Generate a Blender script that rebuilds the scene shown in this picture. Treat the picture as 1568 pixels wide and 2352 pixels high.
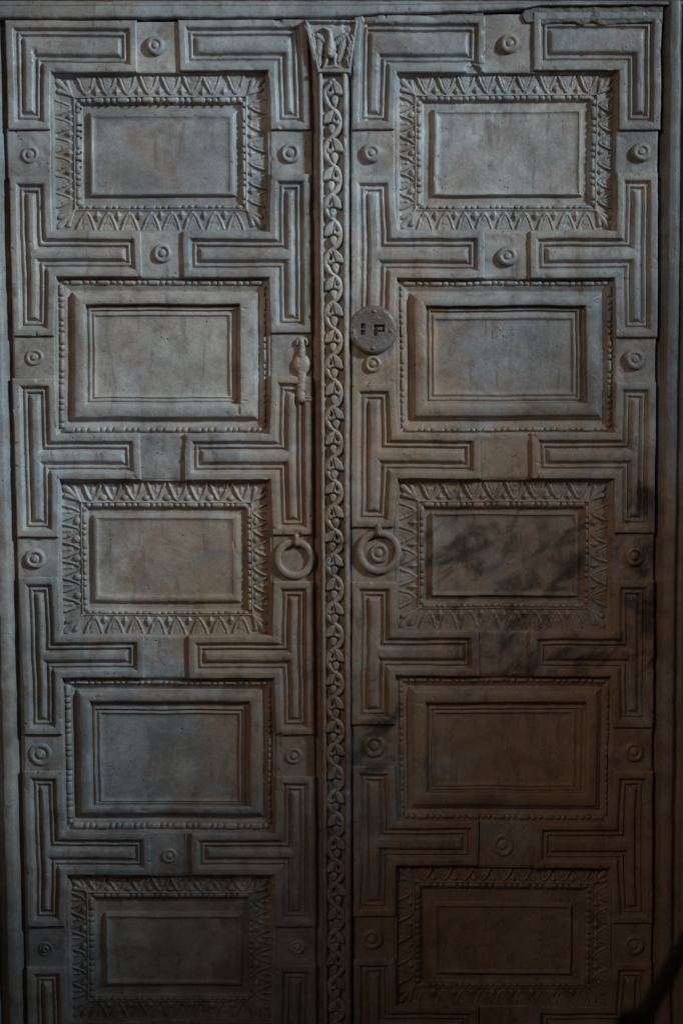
import bpy, math, random
import numpy as np
from mathutils import Matrix, Vector

# ------------------------------------------------------------------ camera, light, exposure
for o in list(bpy.data.objects): bpy.data.objects.remove(o)
scene = bpy.context.scene
COL = scene.collection
DIST = 3270.0                       # mm, camera to the middle of the door
PITCH = math.radians(3.55)          # the photographer looks slightly down
FPX = 3270.0                        # focal length in image pixels (2352 pixels = picture height)

cam_d = bpy.data.cameras.new('camera'); cam = bpy.data.objects.new('camera', cam_d); COL.objects.link(cam)
cam_d.sensor_fit = 'VERTICAL'; cam_d.sensor_height = 36.0; cam_d.lens = 36.0 * FPX / 2352.0
cam.location = (0, -DIST * math.cos(PITCH) / 1000, DIST * math.sin(PITCH) / 1000)
cam.rotation_euler = (math.radians(90) - PITCH, 0, 0)
cam_d.clip_start = 0.05; cam_d.clip_end = 100
cam_d.dof.use_dof = True; cam_d.dof.focus_distance = DIST / 1000; cam_d.dof.aperture_fstop = 2.5
scene.camera = cam

world = bpy.data.worlds.new('World'); scene.world = world; world.use_nodes = True
bg = world.node_tree.nodes['Background']
bg.inputs['Color'].default_value = (1.0, 0.86, 0.79, 1); bg.inputs['Strength'].default_value = 0.022

def spot(name, loc, target, energy, color, size, blend, radius):
    d = bpy.data.lights.new(name, 'SPOT'); d.energy = energy; d.color = color
    d.spot_size = math.radians(size); d.spot_blend = blend; d.shadow_soft_size = radius
    o = bpy.data.objects.new(name, d); COL.objects.link(o); o.location = loc
    o.rotation_euler = (Vector(target) - Vector(loc)).to_track_quat('-Z', 'Y').to_euler()
    return o
# cool daylight from a high window to the right, and an added warm fill lamp on the left
spot('window_light', (4.2, -2.9, 2.9), (-0.88, 0, 0.37), 1520, (0.66, 0.87, 1.0), 26.2, 1.0, 0.36)
spot('warm_fill', (-2.2, -4.2, 2.6), (0.12, 0, 0.34), 200, (1.0, 0.73, 0.55), 33, 1.0, 0.7)

vs = scene.view_settings
vs.view_transform = 'Standard'; vs.look = 'None'; vs.exposure = 0.0; vs.gamma = 1.0
scene.render.engine = 'CYCLES'

# ------------------------------------------------------------------ image pixels cast through the camera onto the door plane -> mm
CP, SP = math.cos(PITCH), math.sin(PITCH)
def S(u, v, h=0.0):
    """point of the door plane (h mm proud of the strip faces) from an image pixel, along its camera ray"""
    dx, dy, dz = u - 784.0, FPX * CP - (v - 1176.0) * SP, -FPX * SP - (v - 1176.0) * CP
    t = (-h + DIST * CP) / dy
    return t * dx, DIST * SP + t * dz
def SX(u, v, h=0.0): return S(u, v, h)[0]
def SZ(v, h=0.0, u=784.0): return S(u, v, h)[1]
FLOOR = SZ(2455)

# ------------------------------------------------------------------ noise and meshes
def vn(x, z, s, seed=0):
    x = np.asarray(x, float) / s + seed * 17.31; z = np.asarray(z, float) / s - seed * 9.17
    xi, zi = np.floor(x), np.floor(z); fx, fz = x - xi, z - zi
    fx = fx * fx * (3 - 2 * fx); fz = fz * fz * (3 - 2 * fz)
    def hsh(a, b):
        r = np.sin(a * 127.1 + b * 311.7 + seed * 74.7) * 43758.5453
        return r - np.floor(r)
    a, b, c, d = hsh(xi, zi), hsh(xi + 1, zi), hsh(xi, zi + 1), hsh(xi + 1, zi + 1)
    return (a + (b - a) * fx) * (1 - fz) + (c + (d - c) * fx) * fz
def sn(x, z, s, seed=0): return 2 * vn(x, z, s, seed) - 1
def sstep(a, b, x):
    t = np.clip((x - a) / (b - a), 0, 1); return t * t * (3 - 2 * t)
def warp(x, z):
    return (x + 1.3 * sn(x, z, 85, 1) + 0.55 * sn(x, z, 19, 2),
            z + 1.3 * sn(x, z, 85, 3) + 0.55 * sn(x, z, 19, 4))

def mk_mesh(name, P, T):
    me = bpy.data.meshes.new(name)
    P = np.ascontiguousarray(P * 0.001, dtype=np.float32); T = np.ascontiguousarray(T, dtype=np.int32)
    me.vertices.add(len(P)); me.vertices.foreach_set('co', P.ravel())
    me.loops.add(T.size); me.loops.foreach_set('vertex_index', T.ravel())
    me.polygons.add(len(T)); me.polygons.foreach_set('loop_start', np.arange(0, T.size, 3, dtype=np.int32))
    me.polygons.foreach_set('use_smooth', np.ones(len(T), dtype=bool))
    me.update(calc_edges=True); me.validate()
    return me
def grid_pt(X, Z, H, keep=None):
    """height field -> points and triangles (mitres follow the steeper diagonal)"""
    ni, nj = X.shape
    idx = np.arange(ni * nj).reshape(ni, nj)
    a, b, c, d = idx[:-1, :-1], idx[1:, :-1], idx[1:, 1:], idx[:-1, 1:]
    k = np.ones(a.shape, bool) if keep is None else keep
    Hf = H.ravel()
    ac = np.abs(Hf[a] - Hf[c]) >= np.abs(Hf[b] - Hf[d])
    m1, m2 = k & ac, k & ~ac
    T = np.concatenate([np.stack([a[m1], b[m1], c[m1]], -1), np.stack([a[m1], c[m1], d[m1]], -1),
                        np.stack([a[m2], b[m2], d[m2]], -1), np.stack([b[m2], c[m2], d[m2]], -1)])
    P = np.stack([X.ravel(), -Hf, Z.ravel()], -1)
    used = np.unique(T); re = np.zeros(len(P), np.int32); re[used] = np.arange(len(used))
    return P[used], re[T]
def link(name, me, mat, parent=None):
    o = bpy.data.objects.new(name, me); COL.objects.link(o)
    if mat and not me.materials: me.materials.append(mat)
    if parent: attach(o, parent)
    return o
def attach(o, parent):
    o.parent = parent
    if parent.type == 'EMPTY': o.matrix_parent_inverse = Matrix.Translation(-parent.location)
def uniq(v, tol=0.35):
    v = np.sort(np.asarray(v, float)); out = [v[0]]
    for q in v[1:]:
        if q - out[-1] > tol: out.append(q)
    return np.array(out)
def fillin(v, step):
    out = [v[0]]
    for a, b in zip(v[:-1], v[1:]):
        n = max(1, int(math.ceil((b - a) / step)))
        out += [a + (b - a) * (i + 1) / n for i in range(n)]
    return np.array(out)
def box_pt(x0, x1, z0, z1, h0, h1):
    P = np.array([(x, -h, z) for h in (h0, h1) for z in (z0, z1) for x in (x0, x1)], float)
    Q = [(0, 2, 3, 1), (4, 5, 7, 6), (0, 1, 5, 4), (2, 6, 7, 3), (0, 4, 6, 2), (1, 3, 7, 5)]
    return P, np.array([t for q in Q for t in ((q[0], q[1], q[2]), (q[0], q[2], q[3]))])

# ------------------------------------------------------------------ materials
def N(nt, t, **kw):
    n = nt.nodes.new(t)
    for k, v in kw.items(): setattr(n, k, v)
    return n
def marble(name, cool=(0.345, 0.355, 0.355), warm=(0.37, 0.325, 0.285), stain=1.0, vein=1.0, rough=0.43):
    m = bpy.data.materials.new(name); m.use_nodes = True; nt = m.node_tree; L = nt.links
    bs = nt.nodes['Principled BSDF']
    geo = N(nt, 'ShaderNodeNewGeometry'); pos = geo.outputs['Position']
    off = N(nt, 'ShaderNodeMapping'); off.inputs['Location'].default_value = (4.7, 1.3, 7.9); L.new(pos, off.inputs['Vector']); npos = off.outputs[0]
    info = N(nt, 'ShaderNodeObjectInfo')
    def noise(scale, detail=5, rg=0.55, dist=0.0, vec=npos):
        n = N(nt, 'ShaderNodeTexNoise'); n.inputs['Scale'].default_value = scale; n.inputs['Detail'].default_value = detail
        n.inputs['Roughness'].default_value = rg; n.inputs['Distortion'].default_value = dist; L.new(vec, n.inputs['Vector']); return n.outputs['Fac']
    def ramp(src, a, b, lo=0.0, hi=1.0):
        r = N(nt, 'ShaderNodeMapRange', interpolation_type='SMOOTHSTEP'); L.new(src, r.inputs['Value'])
        for i, v in zip(('From Min', 'From Max', 'To Min', 'To Max'), (a, b, lo, hi)): r.inputs[i].default_value = v
        return r.outputs['Result']
    def mul(a, b, op='MULTIPLY'):
        n = N(nt, 'ShaderNodeMath', operation=op)
        for i, q in enumerate((a, b)):
            if isinstance(q, (int, float)): n.inputs[i].default_value = q
            else: L.new(q, n.inputs[i])
        return n.outputs[0]
    def mix(f, a, b, blend='MIX'):
        n = N(nt, 'ShaderNodeMix', data_type='RGBA', blend_type=blend)
        if isinstance(f, (int, float)): n.inputs[0].default_value = f
        else: L.new(f, n.inputs[0])
        for i, q in ((6, a), (7, b)):
            if isinstance(q, tuple): n.inputs[i].default_value = (*q, 1)
            else: L.new(q, n.inputs[i])
        return n.outputs[2]
    def blob(cx, cz, rx, rz, rot=0.0):
        """soft patch of staining around one place of the door (metres)"""
        mp = N(nt, 'ShaderNodeMapping', vector_type='TEXTURE')
        mp.inputs['Location'].default_value = (cx, 0, cz); mp.inputs['Scale'].default_value = (rx, 5, rz); mp.inputs['Rotation'].default_value = (0, rot, 0)
        L.new(pos, mp.inputs['Vector'])
        g = N(nt, 'ShaderNodeTexGradient', gradient_type='SPHERICAL'); L.new(mp.outputs[0], g.inputs[0]); return g.outputs['Fac']
    # body: cool and warm marble drifting into each other, each piece a little different
    col = mix(ramp(mul(noise(3.2, 6, 0.6, 0.4), mul(info.outputs['Random'], 0.16), 'ADD'), 0.46, 0.72), cool, warm)
    col = mix(ramp(noise(5.5, 7, 0.62, 0.8), 0.52, 0.72, 0, 0.45), col, (0.225, 0.240, 0.255))
    val = mul(mul(ramp(info.outputs['Random'], 0, 1, 0.84, 1.12), ramp(noise(14, 6, 0.68), 0.3, 0.7, 0.78, 1.20)), ramp(noise(4.3, 5, 0.6, 0.6), 0.32, 0.68, 0.80, 1.18))
    col = mix(1.0, col, N_rgb(nt, L, val), 'MULTIPLY')
    col = mix(ramp(noise(8.5, 6, 0.66, 0.4), 0.52, 0.70, 0, 0.42), col, (0.50, 0.485, 0.465))
    # brown staining, strongest around the lower middle of the right leaf and the handles
    bm = mul(mul(blob(0.28, -0.22, 0.95, 0.85), blob(-0.10, -0.25, 0.42, 0.80), 'MAXIMUM'), mul(blob(0.12, 0.20, 0.42, 0.75), 0.8), 'MAXIMUM')
    bm = mul(bm, blob(0.55, -0.9, 0.9, 0.9), 'MAXIMUM'); bm = mul(bm, mul(blob(-0.28, -0.22, 0.62, 0.70), 0.62), 'MAXIMUM')
    sm = mul(ramp(mul(noise(6.5, 7, 0.66, 0.6), mul(ramp(bm, 0.0, 0.75), 0.46), 'ADD'), 0.64, 0.98), stain)
    col = mix(mul(sm, 0.9), col, (0.36, 0.245, 0.165))
    col = mix(mul(mul(ramp(noise(9.5, 7, 0.68, 0.6), 0.50, 0.68), ramp(bm, 0.05, 0.6)), 0.6), col, (0.150, 0.098, 0.066))
    col = mix(ramp(noise(7.5, 7, 0.70, 0.5), 0.48, 0.68, 0, 0.58), col, (0.225, 0.155, 0.108))
    dr = N(nt, 'ShaderNodeMapping'); dr.inputs['Scale'].default_value = (1.0, 1.0, 0.16); L.new(npos, dr.inputs['Vector'])
    col = mix(ramp(noise(38, 6, 0.66, 0.3, dr.outputs[0]), 0.53, 0.70, 0, 0.55), col, (0.125, 0.095, 0.075))
    # dark grey veins running up to the right across the right leaf
    mp = N(nt, 'ShaderNodeMapping', vector_type='TEXTURE'); mp.inputs['Rotation'].default_value = (0, math.radians(-36), 0); mp.inputs['Scale'].default_value = (1.55, 1.0, 0.9)
    L.new(npos, mp.inputs['Vector'])
    vm = mul(blob(0.38, -0.10, 0.36, 0.26), blob(0.69, -0.14, 0.13, 0.46), 'MAXIMUM')
    vm = mul(vm, mul(blob(0.42, -0.33, 0.42, 0.13), 0.9), 'MAXIMUM'); vm = mul(vm, mul(blob(0.0, -0.12, 0.07, 0.22), 0.8), 'MAXIMUM')
    vm = mul(vm, mul(blob(-0.09, -0.33, 0.12, 0.20), 0.6), 'MAXIMUM'); vm = mul(vm, mul(blob(0.10, -0.55, 0.13, 0.40), 0.7), 'MAXIMUM')
    vv = mul(ramp(mul(noise(15.0, 7, 0.62, 0.5, mp.outputs[0]), mul(ramp(vm, 0.0, 0.75), 0.225), 'ADD'), 0.63, 0.86), vein)
    col = mix(mul(vv, 0.92), col, (0.055, 0.043, 0.035))
    # faint cool veining everywhere, and small dark pits
    col = mix(ramp(noise(6.0, 6, 0.6, 1.2, mp.outputs[0]), 0.60, 0.72, 0, 0.40), col, (0.20, 0.215, 0.235))
    vo = N(nt, 'ShaderNodeTexVoronoi', feature='F1'); vo.inputs['Scale'].default_value = 70; L.new(pos, vo.inputs['Vector'])
    pits = mul(ramp(vo.outputs['Distance'], 0.10, 0.20, 1.0, 0.0), ramp(noise(22, 3), 0.53, 0.62))
    col = mix(mul(pits, 0.75), col, (0.06, 0.05, 0.045))
    col = mix(ramp(noise(30, 5, 0.72), 0.56, 0.72, 0, 0.5), col, (0.15, 0.115, 0.095))
    col = mix(mul(ramp(noise(11, 6, 0.7, 0.3), 0.56, 0.66), 0.45), col, (0.17, 0.135, 0.11))
    col = mix(1.0, col, N_rgb(nt, L, ramp(noise(190, 3, 0.7), 0.30, 0.70, 0.88, 1.10)), 'MULTIPLY')
    L.new(col, bs.inputs['Base Color'])
    L.new(ramp(noise(9, 4), 0.35, 0.7, rough - 0.10, rough + 0.14), bs.inputs['Roughness'])
    bs.inputs['Specular IOR Level'].default_value = 0.5
    b1 = N(nt, 'ShaderNodeBump'); b1.inputs['Strength'].default_value = 0.5; b1.inputs['Distance'].default_value = 0.0022
    hgt = mul(mul(noise(120, 6, 0.7), mul(noise(420, 3, 0.6), 0.35), 'ADD'), mul(pits, -0.9), 'ADD')
    L.new(hgt, b1.inputs['Height'])
    b2 = N(nt, 'ShaderNodeBump'); b2.inputs['Strength'].default_value = 0.28; b2.inputs['Distance'].default_value = 0.005
    L.new(noise(26, 4, 0.55), b2.inputs['Height']); L.new(b1.outputs[0], b2.inputs['Normal'])
    L.new(b2.outputs[0], bs.inputs['Normal'])
    return m
def N_rgb(nt, L, val):
    c = N(nt, 'ShaderNodeCombineColor')
    for i in range(3): L.new(val, c.inputs[i])
    return c.outputs[0]
def plain(name, col, rough=0.7, bump=0.3, scale=60):
    m = bpy.data.materials.new(name); m.use_nodes = True; nt = m.node_tree; bs = nt.nodes['Principled BSDF']
    n = N(nt, 'ShaderNodeTexNoise'); n.inputs['Scale'].default_value = scale; n.inputs['Detail'].default_value = 6
    geo = N(nt, 'ShaderNodeNewGeometry'); nt.links.new(geo.outputs['Position'], n.inputs['Vector'])
    mx = N(nt, 'ShaderNodeMix', data_type='RGBA'); mx.inputs[6].default_value = (*[c * 0.65 for c in col], 1); mx.inputs[7].default_value = (*[c * 1.35 for c in col], 1)
    nt.links.new(n.outputs['Fac'], mx.inputs[0]); nt.links.new(mx.outputs[2], bs.inputs['Base Color']); bs.inputs['Roughness'].default_value = rough
    b = N(nt, 'ShaderNodeBump'); b.inputs['Strength'].default_value = bump; b.inputs['Distance'].default_value = 0.004
    nt.links.new(n.outputs['Fac'], b.inputs['Height']); nt.links.new(b.outputs[0], bs.inputs['Normal'])
    return m
MARBLE = marble('weathered_marble')
LOCKM = marble('dark_worn_marble', cool=(0.105, 0.093, 0.083), warm=(0.13, 0.097, 0.075), stain=0.3)
FRAME = marble('frame_marble', cool=(0.32, 0.335, 0.345), warm=(0.35, 0.30, 0.255), vein=0.4)
MORTAR = plain('old_mortar', (0.17, 0.155, 0.14), 0.9, 0.8, 45)
FLOORM = plain('floor_stone', (0.16, 0.135, 0.11), 0.6, 0.3, 9)
ROPEM = plain('dark_rope', (0.035, 0.028, 0.024), 0.95, 0.6, 300)
IRON = plain('dark_iron', (0.03, 0.027, 0.025), 0.6, 0.4, 120)

def thing(name, label, cat, loc):
    o = bpy.data.objects.new(name, None); COL.objects.link(o); o.location = loc; o.empty_display_size = 0.1
    o['label'] = label; o['category'] = cat
    return o

# ------------------------------------------------------------------ floor, frame round the door
fl = link('floor', mk_mesh('floor', *box_pt(-4000, 4000, FLOOR - 120, FLOOR, -900, 6500)), FLOORM); fl['kind'] = 'structure'

frame = thing('door_frame', 'grey marble door frame of two moulded jambs and a lintel around the double door', 'door frame', (0, 0, FLOOR / 1000))
def jamb(edge, sgn):
    """edge: [(u, v) top, bottom] of the leaf's side; profile runs outward from it"""
    (u0, v0), (u1, v1) = edge
    p0, p1 = S(u0, v0), S(u1, v1)
    prof = [(-3, -46), (0, -24), (2.5, -22), (4, -20), (7, -10), (10.5, 0), (13.5, 6.5), (16, 9), (19, 10), (26, 11.5), (33, 11.5), (36, 10.5), (38, 8), (41, -1), (43.5, -7), (45, -8.5),
            (50, -9), (57, -9), (58.5, -6), (60, 4), (61.5, 9), (64, 10.5), (70, 11), (110, 11), (112, 9), (115, 2), (118, 0), (200, 0), (420, 0), (421, -60)]
    e = np.array([a for a, _ in prof], float); h = np.array([b for _, b in prof], float)
    z = np.linspace(FLOOR - 2, SZ(4, 0), 260)
    xe = p0[0] + (z - p0[1]) / (p1[1] - p0[1]) * (p1[0] - p0[0])
    E, Z = np.meshgrid(e, z, indexing='ij'); X = xe[None, :] + sgn * E; H = np.repeat(h[:, None], len(z), 1)
    X, Z = warp(X, Z); H = H + 0.7 * sn(X, Z, 40, 5) + 0.35 * sn(X, Z, 9, 6) - 3.0 * sstep(0.80, 0.93, vn(X, Z, 17, 9)) * (np.abs(E - 37) < 6)
    if sgn < 0: X, Z, H = X[::-1], Z[::-1], H[::-1]
    link('jamb', mk_mesh('jamb', *grid_pt(X, Z, H)), FRAME, frame)
jamb([(5, 45), (57, 2222)], -1)
jamb([(1522, 45), (1499, 2222)], 1)
# lintel with an uneven lower edge
xs = np.linspace(-1240, 1240, 500)
lowu = np.array([-700, 0, 120, 330, 400, 470, 690, 800, 870, 1000, 1100, 1200, 1235, 1330, 1568, 2300]); lowv = np.array([42, 42, 43, 42, 40, 42, 40, 39, 33, 29, 27, 21, 13, 12, 10, 10])
zl = np.interp(xs, [SX(u, 30) for u in lowu], [SZ(v, 6) for v in lowv]) + 1.2 * sn(xs, xs * 0, 23, 3) + 0.8 * sn(xs, xs * 0, 7, 8)
zt = SZ(5, 4)
prof = [(0.0, -50), (0.01, -3), (0.05, 3.0), (0.11, 5.5), (0.2, 6.3), (0.4, 6.5), (0.7, 6.5), (0.73, 4.6), (0.77, 6.6), (0.95, 6.5), (0.985, 5), (1.0, 1)]
rows = [(zl + t * (zt - zl), h) for t, h in prof]
for dz, h in [(1.5, -12), (4, -14), (10, -14), (13, -10), (16, 0), (22, 6), (30, 10), (44, 12), (46, 14), (52, 16), (160, 16), (300, 16), (301, -60)]:
    rows.append((np.full_like(xs, zt + dz), h))
Z = np.stack([r[0] for r in rows], 1); H = np.stack([np.full_like(xs, r[1]) for r in rows], 1); X = np.repeat(xs[:, None], len(rows), 1)
H = H + 0.8 * sn(X, Z, 35, 4) + 0.5 * sn(X, Z, 9, 5); Z = Z + 0.6 * sn(X, Z, 30, 6)
link('lintel', mk_mesh('lintel', *grid_pt(X, Z, H)), FRAME, frame)
# rough mortar between the lintel and the right leaf
def patch(name, u0, u1, v0, v1, h, mat, parent, rough=2.5, seed=1):
    x0, x1, z0, z1 = SX(u0, v0), SX(u1, v0), SZ(v1), SZ(v0)
    X, Z = np.meshgrid(np.arange(x0, x1, 2.0), np.arange(z0, z1, 2.0), indexing='ij')
    d = np.minimum(np.minimum(X - x0, x1 - X), np.minimum(Z - z0, z1 - Z)) + 5 * sn(X, Z, 22, seed)
    H = h + rough * sn(X, Z, 24, seed) + rough * 0.6 * sn(X, Z, 9, seed + 1) + 0.8 * sn(X, Z, 4, seed + 2) - 34 * (1 - sstep(0, 9, d))
    link(name, mk_mesh(name, *grid_pt(X, Z, H)), mat, parent)
patch('mortar_fill', 1196, 1530, 2, 60, -1.8, MORTAR, frame, 2.4, 11)
patch('mortar_fill', 822, 1120, 14, 56, -3.0, MORTAR, frame, 2.2, 13)

# ------------------------------------------------------------------ relief pieces
DV = [0, .5, 1, 1.8, 3, 5, 10, 14, 16.5, 18, 20, 22, 23, 24, 25, 26.5, 28, 30, 31.5, 33, 34.2, 35.5, 37, 39, 41, 43, 45.5, 48]
DH = [-40, -5, -2.6, -1.2, -.3, 0, .1, .2, -.3, -1.6, -5.0, -8.8, -10.2, -10.6, -10.0, -7.4, -6.0, -5.6, -6.6, -10.0, -12.4, -12.8, -11.2, -7.8, -4.8, -2.8, -2.0, -1.8]
CHIPS = [(1090, 165, 24, 10), (1113, 128, 9, 5), (1112, 72, 10, 4), (850, 40, 22, 4), (1000, 36, 16, 3), (640, 1690, 9, 5), (1120, 1016, 10, 6), (420, 1030, 8, 5), (412, 250, 0, 0), (80, 118, 7, 5), (1222, 1000, 9, 6), (1440, 1205, 9, 5), (330, 60, 9, 5), (640, 45, 16, 5)]
def moulding(side, q, parent, top=False, bottom=False):
    """L- or T-shaped moulded strip: a stile piece with an arm reaching into the leaf"""
    xa0, xb0, v0, xb1, xc1, v1, xb2, xc2, v2, xa3, xb3, v3 = q
    s = 1 if side == 'L' else -1
    z0, z1, z2, z3 = (SZ(v, 0, xb0) for v in (v0, v1, v2, v3))
    za = np.array([z3, z2, z1, z0]) + np.array([0, 1e-3, 2e-3, 3e-3])
    a_ = np.array([SX(xa3, v3), SX(xa0, v0)]); b_ = np.array([SX(xb3, v3), SX(xb2, v2), SX(xb1, v1), SX(xb0, v0)]); c_ = np.array([SX(xc2, v2), SX(xc1, v1)])
    bw, ae = abs(b_.mean() - a_.mean()), abs(c_.mean() - a_.mean())
    dv = np.array([d for d in DV if d < bw / 2 - 1])
    P = uniq(np.concatenate([dv, bw - dv, ae - dv, [bw, ae]])); P = fillin(P, 9)
    zz = [z3 + dv, z0 - dv, [z0, z3]]
    if not top: zz += [z1 - dv, [z1]]
    if not bottom: zz += [z2 + dv, [z2]]
    Zs = fillin(uniq(np.concatenate(zz)), 9)
    PX, Z = np.meshgrid(P, Zs, indexing='ij')
    d = np.minimum(np.minimum(PX, ae - PX), np.minimum(z0 - Z, Z - z3))
    if not top: d = np.minimum(d, np.maximum(bw - PX, z1 - Z))
    if not bottom: d = np.minimum(d, np.maximum(bw - PX, Z - z2))
    k = d > -0.2
    keep = k[:-1, :-1] & k[1:, :-1] & k[1:, 1:] & k[:-1, 1:]
    d = np.maximum(d, 0)
    A = np.interp(Z, [z3, z0], a_); B = np.interp(Z, za, b_); Cc = np.interp(Z, [z2, z1], c_)
    X = np.where(PX <= bw, A + (B - A) * PX / bw, B + (Cc - B) * (PX - bw) / (ae - bw))
    H = np.interp(d, DV, DH)
    X, Z = warp(X, Z)
    edge = (d > 0.2) & (d < 9)
    H = H + 0.55 * sn(X, Z, 45, 21) + 0.22 * sn(X, Z, 13, 22) + 0.2 * sn(X, Z, 5, 23)
    H = H - edge * 3.4 * sstep(0.80, 0.95, vn(X, Z, 13, 24)) - (d > 12) * 2.2 * sstep(0.90, 0.98, vn(X, Z, 10, 25))
    for cu, cv, cr, cd in CHIPS:
        if cr:
            px, pz = S(cu, cv); H = H - cd * (d > .2) * (1 - sstep(.35, 1.0, np.hypot(X - px, Z - pz) / cr + .45 * sn(X, Z, 8, 27)))
    if s < 0: X, Z, H, keep = X[::-1], Z[::-1], H[::-1], keep[::-1]
    return link('moulding_strip', mk_mesh('moulding_strip', *grid_pt(X, Z, H, keep)), MARBLE, parent)

def block(u0, u1, v0, v1, parent, ext, h=-8.0):
    """small square between the strips; ext = how far it runs under them (mm) in x and z"""
    x0, x1 = sorted((SX(u0, (v0 + v1) / 2), SX(u1, (v0 + v1) / 2))); z0, z1 = SZ(v1), SZ(v0)
    x0 -= ext[0]; x1 += ext[0]; z0 -= ext[1]; z1 += ext[1]
    dv = np.array([0, .5, 1.2, 2.5, 4.5, 8]); 
    xs = fillin(uniq(np.concatenate([x0 + dv, x1 - dv])), 5); zs = fillin(uniq(np.concatenate([z0 + dv, z1 - dv])), 5)
    X, Z = np.meshgrid(xs, zs, indexing='ij'); d = np.minimum(np.minimum(X - x0, x1 - X), np.minimum(Z - z0, z1 - Z))
    H = h + np.interp(d, [0, .5, 1.2, 2.5, 4.5, 8], [-32, -4, -1.6, -.5, 0, 0])
    X, Z = warp(X, Z); H = H + 0.6 * sn(X, Z, 30, 31) + 0.3 * sn(X, Z, 9, 32) - (d > .2) * 2.5 * sstep(0.86, 0.97, vn(X, Z, 12, 33))
    return link('square_block', mk_mesh('square_block', *grid_pt(X, Z, H)), MARBLE, parent)

BOSS = {'ring': [(1.06, -3), (1.0, 1), (.96, 4), (.88, 6.6), (.76, 8), (.64, 7.6), (.55, 5.4), (.47, 3.2), (.42, 3.4), (.37, 6), (.28, 8), (.14, 8.6), (0, 8.8)],
        'dome': [(1.08, -3), (1.02, 2), (.97, 6.5), (.88, 10), (.74, 11.8), (.60, 12), (.50, 10.6), (.42, 8.6), (.37, 8.8), (.31, 11), (.20, 12.6), (0, 13)],
        'flat': [(1.05, -3), (1.0, 0.5), (.95, 3.2), (.84, 4.6), (.68, 4.4), (.56, 2.0), (.48, 1.0), (.42, 1.6), (.34, 4.6), (.20, 5.8), (0, 5.4)],
        'cup': [(1.05, -2), (1.0, 2), (.90, 4), (.72, 2), (.58, 0.4), (.5, 1), (.44, 5), (.36, 7), (.24, 6.6), (.16, 3), (0, 1)]}
def lathe_pt(prof, r, cx, cz, h, n=44, squash=1.0, seed=0):
    rr = np.array([p[0] for p in prof]) * r; hh = np.array([p[1] for p in prof])
    a = np.linspace(0, 2 * np.pi, n + 1)
    R, A = np.meshgrid(rr, a, indexing='ij')
    wob = 1 + 0.03 * np.sin(2 * A + seed) + 0.02 * np.sin(3 * A + 2 * seed)
    X = cx + R * np.cos(A) * wob; Z = cz + R * np.sin(A) * wob * squash; H = h + np.repeat(hh[:, None], n + 1, 1) + 0.3 * sn(X, Z, 7, 40 + seed)
    # rr descends: flip so faces look out
    return grid_pt(X[:, ::1], Z, H)
def fix_out(P, T):
    """turn every triangle towards the viewer (-y)"""
    n = np.cross(P[T[:, 1]] - P[T[:, 0]], P[T[:, 2]] - P[T[:, 0]])
    f = n[:, 1] > 0; T = T.copy(); T[f] = T[f][:, [0, 2, 1]]; return P, T
def boss(u, v, r, kind, parent, h=-8.0, seed=0, name='boss'):
    cx, cz = S(u, v, h)
    return link(name, mk_mesh(name, *fix_out(*lathe_pt(BOSS[kind], r, cx, cz, h, seed=seed))), MARBLE, parent)

# height-field ornaments -------------------------------------------------------
def ell(x, z, cx, cz, a, b, c, rot=0.0):
    ca, sa = math.cos(rot), math.sin(rot); dx, dz = x - cx, z - cz
    q = 1 - ((dx * ca + dz * sa) / a) ** 2 - ((-dx * sa + dz * ca) / b) ** 2
    return np.where(q > 0, c * np.sqrt(np.maximum(q, 0)), np.maximum(q * c * 1.2, -4))
def cap(x, z, pts, c):
    """bar through points (x, z, radius)"""
    out = np.full(np.shape(x), -4.0)
    for (x0, z0, r0), (x1, z1, r1) in zip(pts[:-1], pts[1:]):
        dx, dz = x1 - x0, z1 - z0; t = np.clip(((x - x0) * dx + (z - z0) * dz) / (dx * dx + dz * dz + 1e-9), 0, 1)
        r = r0 + (r1 - r0) * t; q = 1 - ((x - x0 - t * dx) ** 2 + (z - z0 - t * dz) ** 2) / r ** 2
        out = np.maximum(out, np.where(q > 0, c * np.sqrt(np.maximum(q, 0)), np.maximum(q * c * 1.2, -4)))
    return out
def hf_pt(x0, x1, z0, z1, step, f, floor=-1.2):
    X, Z = np.meshgrid(np.arange(x0, x1 + step, step), np.arange(z0, z1 + step, step), indexing='ij')
    H = f(X, Z); k = H > floor
    keep = k[:-1, :-1] & k[1:, :-1] & k[1:, 1:] & k[:-1, 1:]
    return grid_pt(X, Z, H, keep)

# carved border leaf: tip towards the panel (z = 0), base at the outer edge (z = 42)
def leaf_fn(kind, seed):
    rnd = random.Random(seed); j = lambda a: rnd.uniform(-a, a)
    tx, pw = j(1.5), (0.52 if kind == 'tongue' else 0.48) + j(.05)
    wl, wr = 23.5 + j(1.2), 23.5 + j(1.2)
    def f(x, z):
        t = np.clip((z - 1) / 42.0, 0, 1.1); x = x - tx * (1 - t)
        w = np.where(x < 0, wl, wr) * t ** pw
        e = (w - np.abs(x)) / np.sqrt(1 + (0.42) ** 2)                       # inward distance from the outline
        if kind == 'tongue':
            h = np.interp(e, [-3, -1, 0, 1, 2.2, 3.6], [-5, -1.5, .8, 3.0, 4.4, 5.0]) - 3.6 * np.exp(-((e - 8.6) / 1.5) ** 2) * sstep(9, 15, z) - 1.6 * sstep(10, 12, e)
        else:
            h = np.interp(e, [-3, -1, 0, 1.2, 2.8, 4.8, 6.4, 8], [-5, -1.5, .8, 3.8, 5.6, 5.2, 2.4, .6]) + 2.6 * np.exp(-(x / 3.0) ** 2) * sstep(16, 22, z)
        h = np.where(z < 1, -3, h)
        return h + 0.5 * sn(x, z, 7, seed) - 1.4 * sstep(.72, .9, vn(x, z, 8, seed + 3))
    return f
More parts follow.
